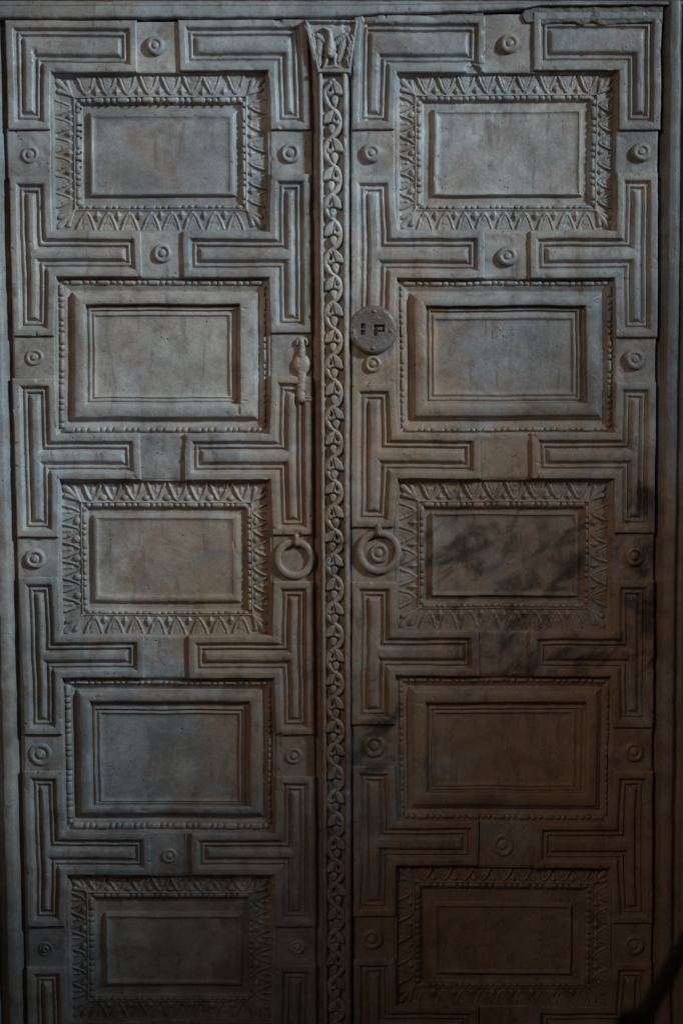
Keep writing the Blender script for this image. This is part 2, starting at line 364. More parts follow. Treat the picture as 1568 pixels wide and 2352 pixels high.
LEAF = {k: [mk_mesh('carved_leaf', *hf_pt(-27, 27, -1, 44, 1.5, leaf_fn(k, s))) for s in range(4)] for k in ('tongue', 'wave')}
def dart_fn(kind, seed):
    def f(x, z):
        if kind == 'tongue': q = 1 - np.abs(x) / 9.0 - np.abs(z - 10) / 12.5; h = np.where(q > 0, 6.2 * np.maximum(q, 0) ** 0.6, q * 6)
        else: h = ell(x, z, 0, 8, 8.5, 8.5, 5.5)
        return h + 0.4 * sn(x, z, 5, seed)
    return f
DART = {k: mk_mesh('carved_dart', *hf_pt(-9, 9, -2, 22, 1.5, dart_fn(k, 5))) for k in ('tongue', 'wave')}
CORNER = mk_mesh('corner_leaf', *hf_pt(-24, 24, -2, 56, 1.9, lambda x, z: np.maximum(np.maximum(cap(x, z, [(0, 2, 4), (0, 50, 8)], 5.5), cap(x, z, [(0, 6, 4), (-14, 34, 6)], 5)), cap(x, z, [(0, 6, 4), (14, 34, 6)], 5)) + .5 * sn(x, z, 6, 3)))
def bead_mesh(l, w, c):
    n = 9; x = np.linspace(-1, 1, n) ; z = np.linspace(-1, 1, 7)
    X, Z = np.meshgrid(np.sin(x * np.pi / 2) * l / 2, np.sin(z * np.pi / 2) * w / 2, indexing='ij')
    ex = np.clip((np.abs(X) - (l / 2 - w * 0.32)) / (w * 0.32), 0, 1)
    q = 1 - (Z / (w / 2)) ** 2 - ex ** 2 * 0.92
    return mk_mesh('bead', *grid_pt(X, Z, np.where(q > 0, c * np.sqrt(np.maximum(q, 0)), q * c)))
def bead_pt(me):
    P = np.empty(len(me.vertices) * 3, np.float32); me.vertices.foreach_get('co', P)
    T = np.empty(len(me.polygons) * 3, np.int32); me.polygons.foreach_get('vertices', T)
    return P.reshape(-1, 3) * 1000.0, T.reshape(-1, 3)
BEAD = [bead_mesh(29, 12.5, 6.5), bead_mesh(12.5, 12, 6.5)]
RND = random.Random(7)

def put(name, me, x, z, h, ang, sx, sz, parent, mat=None):
    """place a relief piece: local +z is turned by ang (about the axis to the viewer)"""
    o = bpy.data.objects.new(name, me); COL.objects.link(o)
    if not me.materials: me.materials.append(mat or MARBLE)
    wx, wz = warp(np.array([x]), np.array([z]))
    o.location = (float(wx[0]) / 1000, -h / 1000, float(wz[0]) / 1000); o.rotation_euler = (0, ang, 0); o.scale = (sx, 1, sz)
    o.parent = parent
    return o

PROF_A = [(-.3, -10.5), (0, -9.6), (.1, -10), (.85, -28.5), (1, -30), (1.2, -29.5), (1.90, -27), (1.96, -24), (2.0, -22), (2.08, -22), (2.14, -24), (2.2, -28), (2.3, -28.5), (2.95, -28.5), (3.0, -29.5), (3.08, -35), (3.2, -37),
          (3.9, -37), (4.0, -35.5), (4.15, -29), (4.35, -24.5), (4.55, -23), (4.8, -23.2), (4.92, -24.5), (5.0, -26), (5.2, -26.3)]
PROF_B = [(-.3, -10.5), (0, -9.6), (.1, -10), (.85, -28), (1, -29.5), (2, -29.5), (2.25, -31), (2.8, -37), (3.1, -38), (3.25, -36), (3.4, -30), (3.52, -27.5), (3.64, -27), (3.74, -23), (3.9, -16.5), (4.1, -12.5), (4.35, -10), (4.6, -9), (4.8, -9.2), (4.95, -10.4), (5.2, -14), (5.5, -24), (5.8, -33), (6, -36),
          (6.3, -36), (6.7, -31.5), (7.0, -30), (7.3, -30), (7.6, -32), (8, -38), (8.4, -38), (8.8, -34), (9.1, -33), (9.4, -34), (9.8, -39), (10, -40), (10.2, -40)]
KA, KB = 0.74, 0.60
PROF_A = [(a, b * KA if a > .2 else b) for a, b in PROF_A]; PROF_B = [(a, b * KB if a > .2 else b) for a, b in PROF_B]
LVL_A = [0, -30, -23, -28, -37, -26]
LVL_B = [0, -29, -29, -37, -15, -11, -35, -30, -37, -34, -40]
LVL_A = [q * KA for q in LVL_A]; LVL_B = [q * KB for q in LVL_B]
def panel(kind, L_, T_, R_, B_, quad, parent, style, beads_single=True):
    prof, lv = (PROF_A, LVL_A) if kind == 'A' else (PROF_B, LVL_B)
    um, vm_ = (L_[0] + R_[0]) / 2, (T_[0] + B_[0]) / 2
    (tlx, tlz), (trx, trz), (blx, blz), (brx, brz) = [S(*c) for c in quad]
    n = len(lv); il = np.arange(n)
    xl = np.array([SX(L_[k], vm_, lv[k]) for k in il]); xr = np.array([SX(R_[k], vm_, lv[k]) for k in il])
    zt_ = np.array([SZ(T_[k], lv[k], um) for k in il]); zb = np.array([SZ(B_[k], lv[k], um) for k in il])
    xl[0], xr[0], zt_[0], zb[0] = (tlx + blx) / 2, (trx + brx) / 2, (tlz + trz) / 2, (blz + brz) / 2
    for q, sg in ((xl, 1), (zb, 1), (xr, -1), (zt_, -1)):              # keep levels in order
        for k in range(1, n):
            if sg * (q[k] - q[k - 1]) < 1.2: q[k] = q[k - 1] + sg * 1.2
    ss = np.array(sorted(set([a for a, _ in prof if a <= n - 1] + list(np.arange(0, n - 1 + 1e-6, 0.125 if kind == 'A' else 0.25)))))
    pos = lambda q, sg: np.where(ss < 0, q[0] - sg * 7 * (-ss / .3), np.interp(ss, il, q))
    XL, XR, ZB, ZT = pos(xl, 1), pos(xr, -1), pos(zb, 1), pos(zt_, -1)
    fx = np.linspace(XL[-1], XR[-1], 34)[1:-1]; fz = np.linspace(ZB[-1], ZT[-1], 24)[1:-1]
    x = np.concatenate([XL, fx, XR[::-1]]); sx = np.concatenate([ss, np.full(len(fx), n - .8), ss[::-1]])
    z = np.concatenate([ZB, fz, ZT[::-1]]); sz = np.concatenate([ss, np.full(len(fz), n - .8), ss[::-1]])
    # straight edges bow and waver: extra cross lines come from the profile lines of the other axis
    X, Z = np.meshgrid(x, z, indexing='ij'); SS = np.minimum(sx[:, None], sz[None, :])
    H = np.interp(SS, [a for a, _ in prof], [b for _, b in prof])
    def bend(X, Z):
        a = np.clip((X - xl[0]) / (xr[0] - xl[0]), 0, 1); b = np.clip((Z - zb[0]) / (zt_[0] - zb[0]), 0, 1)
        dx = (1 - a) * ((1 - b) * (blx - xl[0]) + b * (tlx - xl[0])) + a * ((1 - b) * (brx - xr[0]) + b * (trx - xr[0]))
        dz = (1 - b) * ((1 - a) * (blz - zb[0]) + a * (brz - zb[0])) + b * ((1 - a) * (tlz - zt_[0]) + a * (trz - zt_[0]))
        return X + dx, Z + dz
    X, Z = bend(X, Z); X, Z = warp(X, Z)
    H = H + 0.6 * sn(X, Z, 55, 51) + 0.35 * sn(X, Z, 15, 52) + .2 * sn(X, Z, 6, 53) - 2.6 * sstep(0.87, 0.97, vn(X, Z, 14, 54)) * (np.abs(SS - (4.5 if kind == 'A' else 4.8)) < .6)
    po = link('coffer_panel', mk_mesh('coffer_panel', *grid_pt(X, Z, H)), MARBLE, parent)
    pt = lambda x_, z_: tuple(float(q) for q in bend(np.float64(x_), np.float64(z_)))
    # beads: long, short, short
    b0, b1 = (2, 3) if kind == 'A' else (1, 2)
    bx0, bx1, bz0, bz1 = (xl[b0] + xl[b1]) / 2, (xr[b0] + xr[b1]) / 2, (zb[b0] + zb[b1]) / 2, (zt_[b0] + zt_[b1]) / 2
    hb = -28.8 * KA if kind == 'A' else -29.8 * KB
    loose = []
    for (ax, az), (ex, ez), w in (((bx0, bz1), (bx1, bz1), abs(zt_[b0] - zt_[b1])), ((bx0, bz0), (bx1, bz0), abs(zb[b0] - zb[b1])), ((bx0, bz0), (bx0, bz1), abs(xl[b0] - xl[b1])), ((bx1, bz0), (bx1, bz1), abs(xr[b0] - xr[b1]))):
        horiz = az == ez; ln = (ex - ax) if horiz else (ez - az)
        seq, tot = [], 0; i = RND.randrange(3)
        while tot < ln - 14:
            k = 0 if i % 3 == 0 else 1; l = ((29, 12.5)[k] + 1.6) * RND.uniform(.9, 1.1); seq.append((k, l)); tot += l; i += 1
        sc = (ln - 6) / tot; p = 3
        for k, l in seq:
            l *= sc; c = p + l / 2; p += l
            bx, bz = pt(ax + c if horiz else ax, az if horiz else az + c)
            wsc = max(.62, min(1.25, (w - 1.0) / 12.5)) * RND.uniform(.93, 1.05)
            args = (bx, bz, hb + RND.uniform(-.6, .3), 0 if horiz else math.pi / 2, (l - 1.3) / (29, 12.5)[k], wsc)
            if beads_single: put('bead', BEAD[k], *args, po)
            else: loose.append((k, args))
    if loose:
        PP, TT, off = [], [], 0
        for k, (bx, bz, h, ang, sx_, sz_) in loose:
            P, T = bead_pt(BEAD[k]); P = P.copy(); P[:, 0] *= sx_; P[:, 2] *= sz_
            if ang: P = np.stack([P[:, 2], P[:, 1], -P[:, 0]], -1)
            P += np.array([bx, -h, bz]); PP.append(P); TT.append(T + off); off += len(P)
        lo = link('bead_row', mk_mesh('bead_row', np.concatenate(PP), np.concatenate(TT)), MARBLE, po); lo['kind'] = 'stuff'
    # leaf border
    if kind == 'A':
        sides = [('T', xl[2], xr[2], zt_[2], zt_[1], 0.0), ('B', xl[2], xr[2], zb[2], zb[1], math.pi), ('L', zb[2], zt_[2], xl[2], xl[1], -math.pi / 2), ('R', zb[2], zt_[2], xr[2], xr[1], math.pi / 2)]
        for sd, a0, a1, inn, out, ang in sides:
            ln = a1 - a0; cnt = max(3, int(round((ln + 12) / 48.0))); st_ = style.get(sd, style['*']); pitch = ln / cnt
            wd = abs(out - inn)
            for i in range(cnt):
                c = a0 + (i + .5) * pitch + RND.uniform(-1.8, 1.8)
                x_, z_ = pt(*((c, inn + (out - inn) * .03) if sd in 'TB' else (inn + (out - inn) * .03, c)))
                put('carved_leaf', RND.choice(LEAF[st_]), x_, z_, -28.6 * KA - RND.uniform(0, .6), ang + RND.uniform(-.05, .05), pitch / 47.0 * RND.uniform(.95, 1.03), wd / 41.0 * RND.uniform(.97, 1.02), po)
                if i:
                    c = a0 + i * pitch + RND.uniform(-1.5, 1.5)
                    x_, z_ = pt(*((c, inn + (out - inn) * .05) if sd in 'TB' else (inn + (out - inn) * .05, c)))
                    put('carved_dart', DART[st_], x_, z_, -27.4 * KA, ang + RND.uniform(-.1, .1), RND.uniform(.9, 1.15), wd / 44.0 * RND.uniform(.9, 1.15), po)
        for cx, cz, ox, oz in ((xl[2], zt_[2], xl[1], zt_[1]), (xr[2], zt_[2], xr[1], zt_[1]), (xl[2], zb[2], xl[1], zb[1]), (xr[2], zb[2], xr[1], zb[1])):
            dx, dz = ox - cx, oz - cz; x_, z_ = pt(cx, cz)
            put('corner_leaf', CORNER, x_, z_, -29.0 * KA, math.atan2(dx, dz), .95, math.hypot(dx, dz) / 58.0, po)
    return po

# ------------------------------------------------------------------ the two leaves
left = thing('door_leaf', 'carved marble door leaf with the eagle capital and vine post along its edge', 'door', (SX(400, 2455) / 1000, 0.03, FLOOR / 1000))
right = thing('door_leaf', 'carved marble door leaf with a round lock plate and strongly dark-veined panels', 'door', (SX(1160, 2455) / 1000, 0.03, FLOOR / 1000))

LL = [(10, 118, 45, 118, 315, 45, 118, 317, 167, 18, 116, 298), (20, 118, 404, 122, 324, 530, 131, 327, 637, 30, 125, 773), (27, 129, 868, 133, 322, 996, 137, 325, 1102, 39, 136, 1235),
      (41, 136, 1326, 143, 331, 1459, 143, 332, 1559, 56, 144, 1689), (54, 145, 1771, 151, 345, 1912, 155, 346, 2012, 62, 151, 2131), (60, 152, 2222, 158, 350, 2345, 160, 350, 2450, 66, 160, 2450)]
LR = [(706, 615, 44, 615, 407, 44, 615, 411, 163, 716, 621, 298), (715, 620, 398, 617, 419, 530, 616, 419, 638, 715, 620, 766), (716, 620, 863, 617, 422, 996, 620, 424, 1103, 720, 625, 1229),
      (720, 627, 1335, 623, 431, 1459, 627, 432, 1559, 723, 632, 1690), (724, 634, 1782, 629, 437, 1914, 627, 438, 2012, 726, 632, 2131), (726, 634, 2217, 628, 440, 2345, 628, 440, 2450, 726, 630, 2450)]
RL = [(812, 913, 34, 913, 1116, 34, 913, 1116, 166, 806, 907, 298), (806, 906, 402, 914, 1113, 529, 913, 1114, 640, 805, 908, 772), (806, 908, 881, 915, 1103, 994, 914, 1104, 1101, 806, 905, 1213),
      (807, 911, 1336, 912, 1101, 1448, 909, 1101, 1554, 806, 909, 1666), (808, 907, 1760, 912, 1099, 1886, 910, 1099, 1990, 810, 908, 2107), (810, 908, 2202, 910, 1100, 2312, 910, 1100, 2450, 811, 910, 2450)]
RR = [(1521, 1419, 26, 1419, 1224, 26, 1419, 1224, 162, 1516, 1419, 298), (1511, 1416, 395, 1413, 1216, 529, 1409, 1216, 639, 1509, 1413, 776), (1507, 1413, 877, 1408, 1218, 994, 1409, 1220, 1101, 1504, 1409, 1225),
      (1503, 1405, 1332, 1405, 1215, 1450, 1401, 1215, 1555, 1500, 1406, 1673), (1499, 1406, 1771, 1397, 1226, 1889, 1400, 1226, 1996, 1497, 1405, 2122), (1497, 1405, 2212, 1395, 1226, 2312, 1395, 1226, 2450, 1496, 1396, 2450)]
for par, A, side in ((left, LL, 'L'), (left, LR, 'R'), (right, RL, 'L'), (right, RR, 'R')):
    for i, q in enumerate(A): moulding(side, q, par, top=(i == 0), bottom=(i == 5))

PANELS = {
 left: [('A', [118, 131, 172, 188, 206, 216], [165, 180, 222, 238, 257, 271], [617, 608, 566, 555, 545, 526], [527, 526, 482, 470, 453, 440], {'*': 'tongue'}),
        ('B', [131, 136, 150, 166, 172, 197, 200, 208, 211, 218, 222], [638, 643, 656, 670, 676, 698, 702, 711, 714, 722, 729], [615, 612, 603, 595, 588, 552, 548, 541, 538, 530, 523], [996, 994, 980, 968, 957, 930, 926, 920, 917, 912, 908], None),
        ('A', [137, 145, 189, 202, 215, 228], [1103, 1111, 1153, 1166, 1181, 1193], [620, 612, 580, 567, 555, 532], [1458, 1455, 1412, 1402, 1384, 1367], {'*': 'wave', 'B': 'tongue'}),
        ('B', [146, 150, 166, 176, 184, 207, 213, 219, 222, 230, 236], [1560, 1563, 1573, 1582, 1592, 1610, 1617, 1627, 1630, 1636, 1641], [627, 624, 614, 607, 598, 576, 568, 561, 557, 552, 547], [1912, 1909, 1886, 1878, 1868, 1853, 1849, 1845, 1843, 1840, 1837], None),
        ('A', [160, 170, 202, 220, 243, 250], [2012, 2018, 2050, 2062, 2095, 2108], [627, 618, 582, 570, 556, 545], [2345, 2342, 2300, 2288, 2262, 2252], {'*': 'wave'})],
 right: [('A', [915, 921, 954, 969, 991, 1004], [165, 180, 218, 232, 252, 260], [1411, 1401, 1369, 1354, 1336, 1326], [527, 526, 482, 470, 452, 442], {'*': 'tongue', 'L': 'wave'}),
         ('B', [915, 919, 927, 940, 952, 976, 981, 986, 989, 996, 1002], [640, 645, 657, 670, 680, 701, 704, 712, 715, 728, 738], [1407, 1404, 1391, 1384, 1374, 1346, 1340, 1327, 1324, 1317, 1310], [993, 992, 981, 968, 953, 928, 923, 917, 914, 906, 901], None),
         ('A', [915, 918, 961, 974, 989, 996], [1103, 1111, 1151, 1166, 1178, 1183], [1405, 1389, 1351, 1339, 1326, 1316], [1449, 1442, 1397, 1385, 1369, 1364], {'*': 'tongue'}),
         ('B', [913, 917, 927, 938, 950, 976, 982, 988, 991, 997, 1001], [1555, 1557, 1568, 1576, 1588, 1612, 1618, 1626, 1629, 1635, 1640], [1398, 1396, 1387, 1380, 1368, 1347, 1340, 1330, 1326, 1316, 1308], [1887, 1884, 1868, 1860, 1848, 1822, 1817, 1812, 1809, 1804, 1800], None),
         ('A', [912, 916, 951, 966, 999, 1004], [1993, 1997, 2027, 2040, 2075, 2082], [1396, 1389, 1359, 1341, 1311, 1306], [2312, 2309, 2268, 2256, 2236, 2230], {'*': 'tongue'})]}
for par, A, B in ((left, LL, LR), (right, RL, RR)):
    for i, (kind, l, t, r, b, st_) in enumerate(PANELS[par]):
        ua, ub, da, db = A[i], B[i], A[i + 1], B[i + 1]
        quad = [(ua[6], ua[8]), (ub[6], ub[8]), (da[3], da[5]), (db[3], db[5])]
        panel(kind, l, t, r, b, quad, par, st_, beads_single=(i < 4))

# dark discs painted as the shade inside drill holes along the bead row of the left leaf's top panel
HOLE_DISC = mk_mesh('drill_hole_disc', *fix_out(*lathe_pt([(1, -1.5), (.9, .2), (.5, .5), (0, .5)], 3.0, 0, 0, 0, n=10)))
HOLE_SHADE = plain('painted_hole_shade', (0.02, 0.016, 0.013), 0.95, 0.3, 200)
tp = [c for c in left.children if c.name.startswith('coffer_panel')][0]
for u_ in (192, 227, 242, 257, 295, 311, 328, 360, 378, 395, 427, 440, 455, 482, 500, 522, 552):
    for v_ in (226, 237): put('drill_hole_disc', HOLE_DISC, *S(u_ + RND.uniform(-1, 1), v_, -20), -17.4, 0, 1, 1.15, tp, HOLE_SHADE)
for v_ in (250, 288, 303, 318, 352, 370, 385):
    for u_ in (177, 187): put('drill_hole_disc', HOLE_DISC, *S(u_, v_ + RND.uniform(-1, 1), -20), -17.4, 0, 1, 1, tp, HOLE_SHADE)

# faint letters scratched into the field of a panel of the right leaf
SCR = [[(260, 380), (370, 380)], [(330, 370), (285, 470)], [(350, 380), (385, 510)], [(430, 370), (440, 460)], [(500, 410), (535, 375), (620, 540)], [(660, 500), (735, 370), (820, 590)], [(945, 380), (1000, 420), (990, 620)], [(1030, 410), (1130, 450), (1130, 680)], [(1190, 440), (1225, 510)]]
PP, TT = [], []
for ln in SCR:
    for (xa_, ya_), (xb_, yb_) in zip(ln[:-1], ln[1:]):
        p, q = [np.array(S(1079 + x_ / 13.9, 1674.6 + y_ / 13.9, -24.0)) for x_, y_ in ((xa_, ya_), (xb_, yb_))]
        dr = (q - p) / np.linalg.norm(q - p); nm = np.array([-dr[1], dr[0]]) * .7; o_ = len(PP)
        for pt_, hh in ((p + nm, -24.6), (p, -23.0), (p - nm, -24.6), (q + nm, -24.6), (q, -23.0), (q - nm, -24.6)): PP.append((pt_[0], -hh, pt_[1]))
        TT += [(o_, o_ + 1, o_ + 4), (o_, o_ + 4, o_ + 3), (o_ + 1, o_ + 2, o_ + 5), (o_ + 1, o_ + 5, o_ + 4)]
link('scratched_letters', mk_mesh('scratched_letters', *fix_out(np.array(PP), np.array(TT))), plain('scratched_marble', (0.42, 0.40, 0.38), 0.8, 0.1, 90), right)

# small squares and their bosses: (leaf, u0, u1, v0, v1, run-under, boss)
SV, SC = (0, 6), (7, 0)
BL = [(left, 14, 117, 298, 404, SV, (70, 355, 20, 'flat')), (left, 30, 127, 773, 868, SV, (80, 820, 20, 'flat')), (left, 38, 136, 1235, 1326, SV, (82, 1283, 24, 'ring')), (left, 54, 147, 1689, 1771, SV, (94, 1732, 27, 'flat')), (left, 62, 152, 2131, 2222, SV, (106, 2179, 16, 'cup')),
      (left, 620, 717, 298, 398, SV, (667, 352, 23, 'ring')), (left, 621, 716, 766, 863, SV, None), (left, 624, 720, 1229, 1335, SV, None), (left, 632, 723, 1690, 1782, SV, (675, 1736, 20, 'flat')), (left, 634, 726, 2131, 2217, SV, (683, 2175, 17, 'flat')),
      (left, 315, 408, 46, 168, SC, (358, 106, 22, 'dome')), (left, 325, 419, 531, 638, SC, (374, 582, 22, 'ring')), (left, 323, 423, 997, 1102, SC, None), (left, 331, 431, 1460, 1560, SC, None), (left, 345, 438, 1912, 2012, SC, (390, 1965, 18, 'flat')), (left, 350, 440, 2345, 2450, SC, None),
      (right, 806, 908, 298, 402, SV, (853, 352, 22, 'dome')), (right, 806, 908, 772, 881, SV, (856, 836, 20, 'ring')), (right, 806, 906, 1213, 1336, SV, (870, 1270, 23, 'ring')), (right, 808, 908, 1666, 1760, SV, (859, 1713, 27, 'ring')), (right, 810, 907, 2107, 2202, SV, (854, 2157, 25, 'ring')),
      (right, 1413, 1512, 298, 395, SV, (1471, 350, 22, 'dome')), (right, 1411, 1507, 776, 877, SV, (1456, 825, 24, 'dome')), (right, 1406, 1503, 1225, 1332, SV, (1456, 1278, 23, 'ring')), (right, 1402, 1498, 1673, 1771, SV, (1454, 1726, 24, 'ring')), (right, 1405, 1497, 2122, 2212, SV, (1454, 2169, 25, 'ring')),
      (right, 1116, 1224, 28, 168, SC, (1169, 101, 23, 'dome')), (right, 1113, 1216, 531, 640, SC, (1164, 589, 23, 'dome')), (right, 1103, 1219, 996, 1101, SC, None), (right, 1101, 1215, 1449, 1554, SC, None), (right, 1099, 1226, 1887, 1992, SC, (1154, 1941, 26, 'flat')), (right, 1100, 1226, 2312, 2450, SC, None)]
BLK = {}
for i, (par, u0, u1, v0, v1, ext, bs_) in enumerate(BL):
    b = block(u0, u1, v0, v1, par, ext); BLK[(u0, v0)] = b
    if bs_: boss(*bs_, b, seed=i)
# backing slabs close the depth of the leaves
for par, (u0, u1) in ((left, (4, 800)), (right, (803, 1520))):
    link('backing_slab', mk_mesh('backing_slab', *box_pt(SX(u0, 1200), SX(u1, 1200), FLOOR + 4, SZ(30), -110, -39)), MARBLE, par)

# plain sunk margins beside the stiles
def margin(par, a0, b0, a1, b1, h):
    z = np.linspace(FLOOR + 5, SZ(40), 150); t = (z - SZ(45)) / (SZ(2450) - SZ(45))
    xa_, xb_ = [SX(p, 45) + t * (SX(q, 2450) - SX(p, 45)) for p, q in ((a0, a1), (b0, b1))]
    X = np.stack([xa_ + (xb_ - xa_) * k for k in np.linspace(0, 1, 8)]); Z = np.repeat(z[None], 8, 0)
    H = h + .8 * sn(X, Z, 40, 5) + .4 * sn(X, Z, 9, 6); H[0] = H[-1] = -41
    link('margin', mk_mesh('margin', *grid_pt(X, Z, H)), MARBLE, par)
margin(left, 672, 745, 690, 752, -19); margin(right, 799, 850, 805, 855, -9); margin(right, 1470, 1523, 1450, 1502, -17); margin(left, 3, 60, 56, 110, -15)

# ring handles: a carved ring under a staple
def ring(u, v, ro, ri, h, parent, staple):
    cx, cz = S(u, v, 4); R, r = (ro + ri) / 2, (ro - ri) / 2
    a = np.linspace(0, 2 * np.pi, 61); b = np.linspace(0, 2 * np.pi, 19)
    A, B = np.meshgrid(a, b, indexing='ij'); rr = R + r * np.cos(B)
    X = cx + rr * np.cos(A) * (1 + .015 * np.sin(3 * A)); Z = cz + rr * np.sin(A); H = h + r * .68 * np.sin(B) + .3 * sn(X, Z, 8, 3)
    P, T = grid_pt(X, Z, H)
    rg = link('ring_handle', mk_mesh('ring_handle', P, T), MARBLE, parent)
    su, sv = staple; sx, sz = S(su, sv, 10)
    f = lambda x, z: cap(x, z, [(sx, sz + 11, 7), (sx, sz - 5, 8.5)], 11) + h + 1
    link('staple', mk_mesh('staple', *hf_pt(sx - 10, sx + 10, sz - 17, sz + 21, 1.2, f, floor=h - 2)), MARBLE, parent)
ring(676, 1284, 48, 30, -3.5, BLK[(624, 1229)], (680, 1243)); ring(870, 1268, 52, 35.5, -1.5, BLK[(806, 1213)], (869, 1220))

# round lock plate with two keyholes
cx, cz = S(857, 757, 6)
def lock_f(x, z):
    x, z = x - cx, z - cz; r = np.hypot(x, z)
    h = np.interp(r, [0, 46, 51, 54.5, 56, 57], [15.5, 14.5, 13, 9, 0, -8])
    for rx, rz in ((1, 41), (-47, -4), (40, -3), (-1, -42)): h = np.maximum(h, h + ell(x, z, rx, rz, 4.5, 4.5, 3.2).clip(0))
    def hole(x0, x1, z0, z1): return sstep(0, 1.6, np.minimum(np.minimum(x - x0, x1 - x), np.minimum(z - z0, z1 - z)))
    k = np.maximum(hole(-29.5, -19, 1.5, 13.5), hole(-29.5, -19, -13, -1)); k = np.maximum(k, hole(0, 26, 4.5, 11)); k = np.maximum(k, hole(0, 9.5, -15, 11)); k = np.maximum(k, hole(20, 26, -5.5, 11)); k = np.maximum(k, hole(9, 26, -6, -2))
    return h - 9 * k + .5 * sn(x, z, 11, 61) + .35 * sn(x, z, 4, 62) - 4.5
lk = link('lock_plate', mk_mesh('lock_plate', *hf_pt(cx - 59, cx + 59, cz - 59, cz + 59, 0.9, lock_f, floor=-12)), LOCKM, right)
lk['label'] = 'round stone lock plate with two square-cut keyholes'
# little carved latch hanging on the left leaf
ox, oz = S(693, 800, 2)
def latch_f(x, z):
    x, z = x - ox, oz - z
    h = cap(x, z, [(-11, -10, 3.6), (-10, -18, 3.6), (-4, -23, 3.8), (3, -22, 3.8), (9, -21, 3.8), (12, -14, 3.8), (11, -9, 3.6)], 9)
    h = np.maximum(h, cap(x, z, [(-1, -17, 7), (0, 0, 8.5), (-1, 16, 10)], 13)); h = np.maximum(h, ell(x, z, 0, 36, 21.5, 24, 15))
    h = np.maximum(h, cap(x, z, [(-1, 52, 12), (-1, 74, 11), (-2, 108, 12)], 12)); h = np.maximum(h, cap(x, z, [(-2, 116, 10), (17, 115, 9)], 13))
    h = h - 8 * sstep(0, 1.5, np.minimum(np.minimum(x - 6, 22 - x), np.minimum(z - 112, 116 - z)))
    return np.where(h > 0, h * .72, h) + .8 * sn(x, z, 9, 71) + .5 * sn(x, z, 4, 72) - 6
lt = link('carved_latch', mk_mesh('carved_latch', *hf_pt(ox - 27, ox + 32, oz - 132, oz + 32, 1.2, latch_f, floor=-9.2)), MARBLE, left)
lt['label'] = 'worn bird-like carved latch'

# ------------------------------------------------------------------ post with vine scroll along the left leaf's edge
pz0, pz1 = SZ(172, 18), SZ(2450, 18)
def post_x(z):
    t = (z - SZ(200, 18)) / (SZ(2300, 18) - SZ(200, 18))
    return SX(731, 200, 18) + t * (SX(742.5, 2300, 18) - SX(731, 200, 18)), SX(799, 200, 12) + t * (SX(806, 2300, 12) - SX(799, 200, 12))
G = 5.0
zz = np.arange(pz1, SZ(163, 18), 4.0)
tl = [(-2.5, -38), (-1.2, -5), (-.5, 8), (0.3, 14), (1.5, 17), (3, 18.3), (5, 18.6), (7.5, 18), (8.8, 16), (9.6, 12), (10.4, G + .6), (12, G)]
tr = [(15, G), (13.5, G + .8), (12.6, 13), (11.6, 16.5), (10, 18), (7, 18.6), (4, 18.2), (2.4, 17), (1.2, 14.5), (.2, 10), (-1.2, 2), (-2.4, -10), (-3, -38)]
Lx, Rx = post_x(zz)
cols, hs = [], []
for e, h in tl: cols.append(Lx + e); hs.append(h)
for t in (.1, .25, .4, .55, .7, .85): cols.append(Lx + 12 + t * (Rx - 15 - Lx - 12)); hs.append(G)
for e, h in tr: cols.append(Rx - e); hs.append(h)
X = np.stack(cols); Z = np.repeat(zz[None, :], len(cols), 0); H = np.repeat(np.array(hs, float)[:, None], len(zz), 1)
X, Z = X + .9 * sn(X, Z, 70, 1) + .5 * sn(X, Z, 14, 2), Z
H = H + .6 * sn(X, Z, 40, 81) + .5 * sn(X, Z, 9, 82) - 4.0 * sstep(.74, .93, vn(X, Z, 15, 83)) * (np.arange(len(cols))[:, None] > len(cols) - 9)
post = link('meeting_post', mk_mesh('meeting_post', *grid_pt(X, Z, H)), MARBLE, left)
post['label'] = 'narrow proud post carved with a running vine under an eagle capital'
# running vine
vz0, vz1 = SZ(180, 18), SZ(2380, 18)
cross = [vz0]
while cross[-1] > vz1:
    t = (vz0 - cross[-1]) / (vz0 - vz1); cross.append(cross[-1] - (64 - 9 * min(1, t * 2.2)) * (1 + .05 * math.sin(len(cross) * 2.3)))
cross = np.array(cross)
def mid(z): a, b = post_x(z); return (a + 12 + b - 15) / 2
def stem_f(x, z):
    ph = np.interp(-z, -cross, np.arange(len(cross))); per = np.interp(-z, -cross[:-1], -np.diff(cross))
    A = 17.0 * sstep(0, .4, ph); sgn = -np.sin(np.pi * ph); wv = np.sign(sgn) * np.abs(sgn) ** .8
    sl = A * np.pi / per * np.cos(np.pi * ph); c = 1 / np.sqrt(1 + sl ** 2)
    q = 1 - ((x - mid(z) - A * wv) * c / 7.4) ** 2
    return np.where(q > 0, 12.0 * np.maximum(q, 0) ** .38, np.maximum(q * 12, -4)) + .5 * sn(x, z, 7, 91)
xa, xb = float(mid(vz1)) - 30, float(mid(vz1)) + 30
xm = [float(mid(vz0)), float(mid(vz1))]
P, T = hf_pt(min(xm) - 25, max(xm) + 25, cross[-1] + 1, vz0, 1.5, stem_f); P[:, 1] -= G - .6
link('vine_stem', mk_mesh('vine_stem', P, T), MARBLE, post)
def inpoly(x, z, pts):
    """inward distance from a convex outline"""
    d = np.full(np.shape(x), 99.0); n = len(pts)
    for i in range(n):
        (x0, z0), (x1, z1) = pts[i], pts[(i + 1) % n]; l = math.hypot(x1 - x0, z1 - z0)
        d = np.minimum(d, ((x1 - x0) * (z - z0) - (z1 - z0) * (x - x0)) / l)
    return d
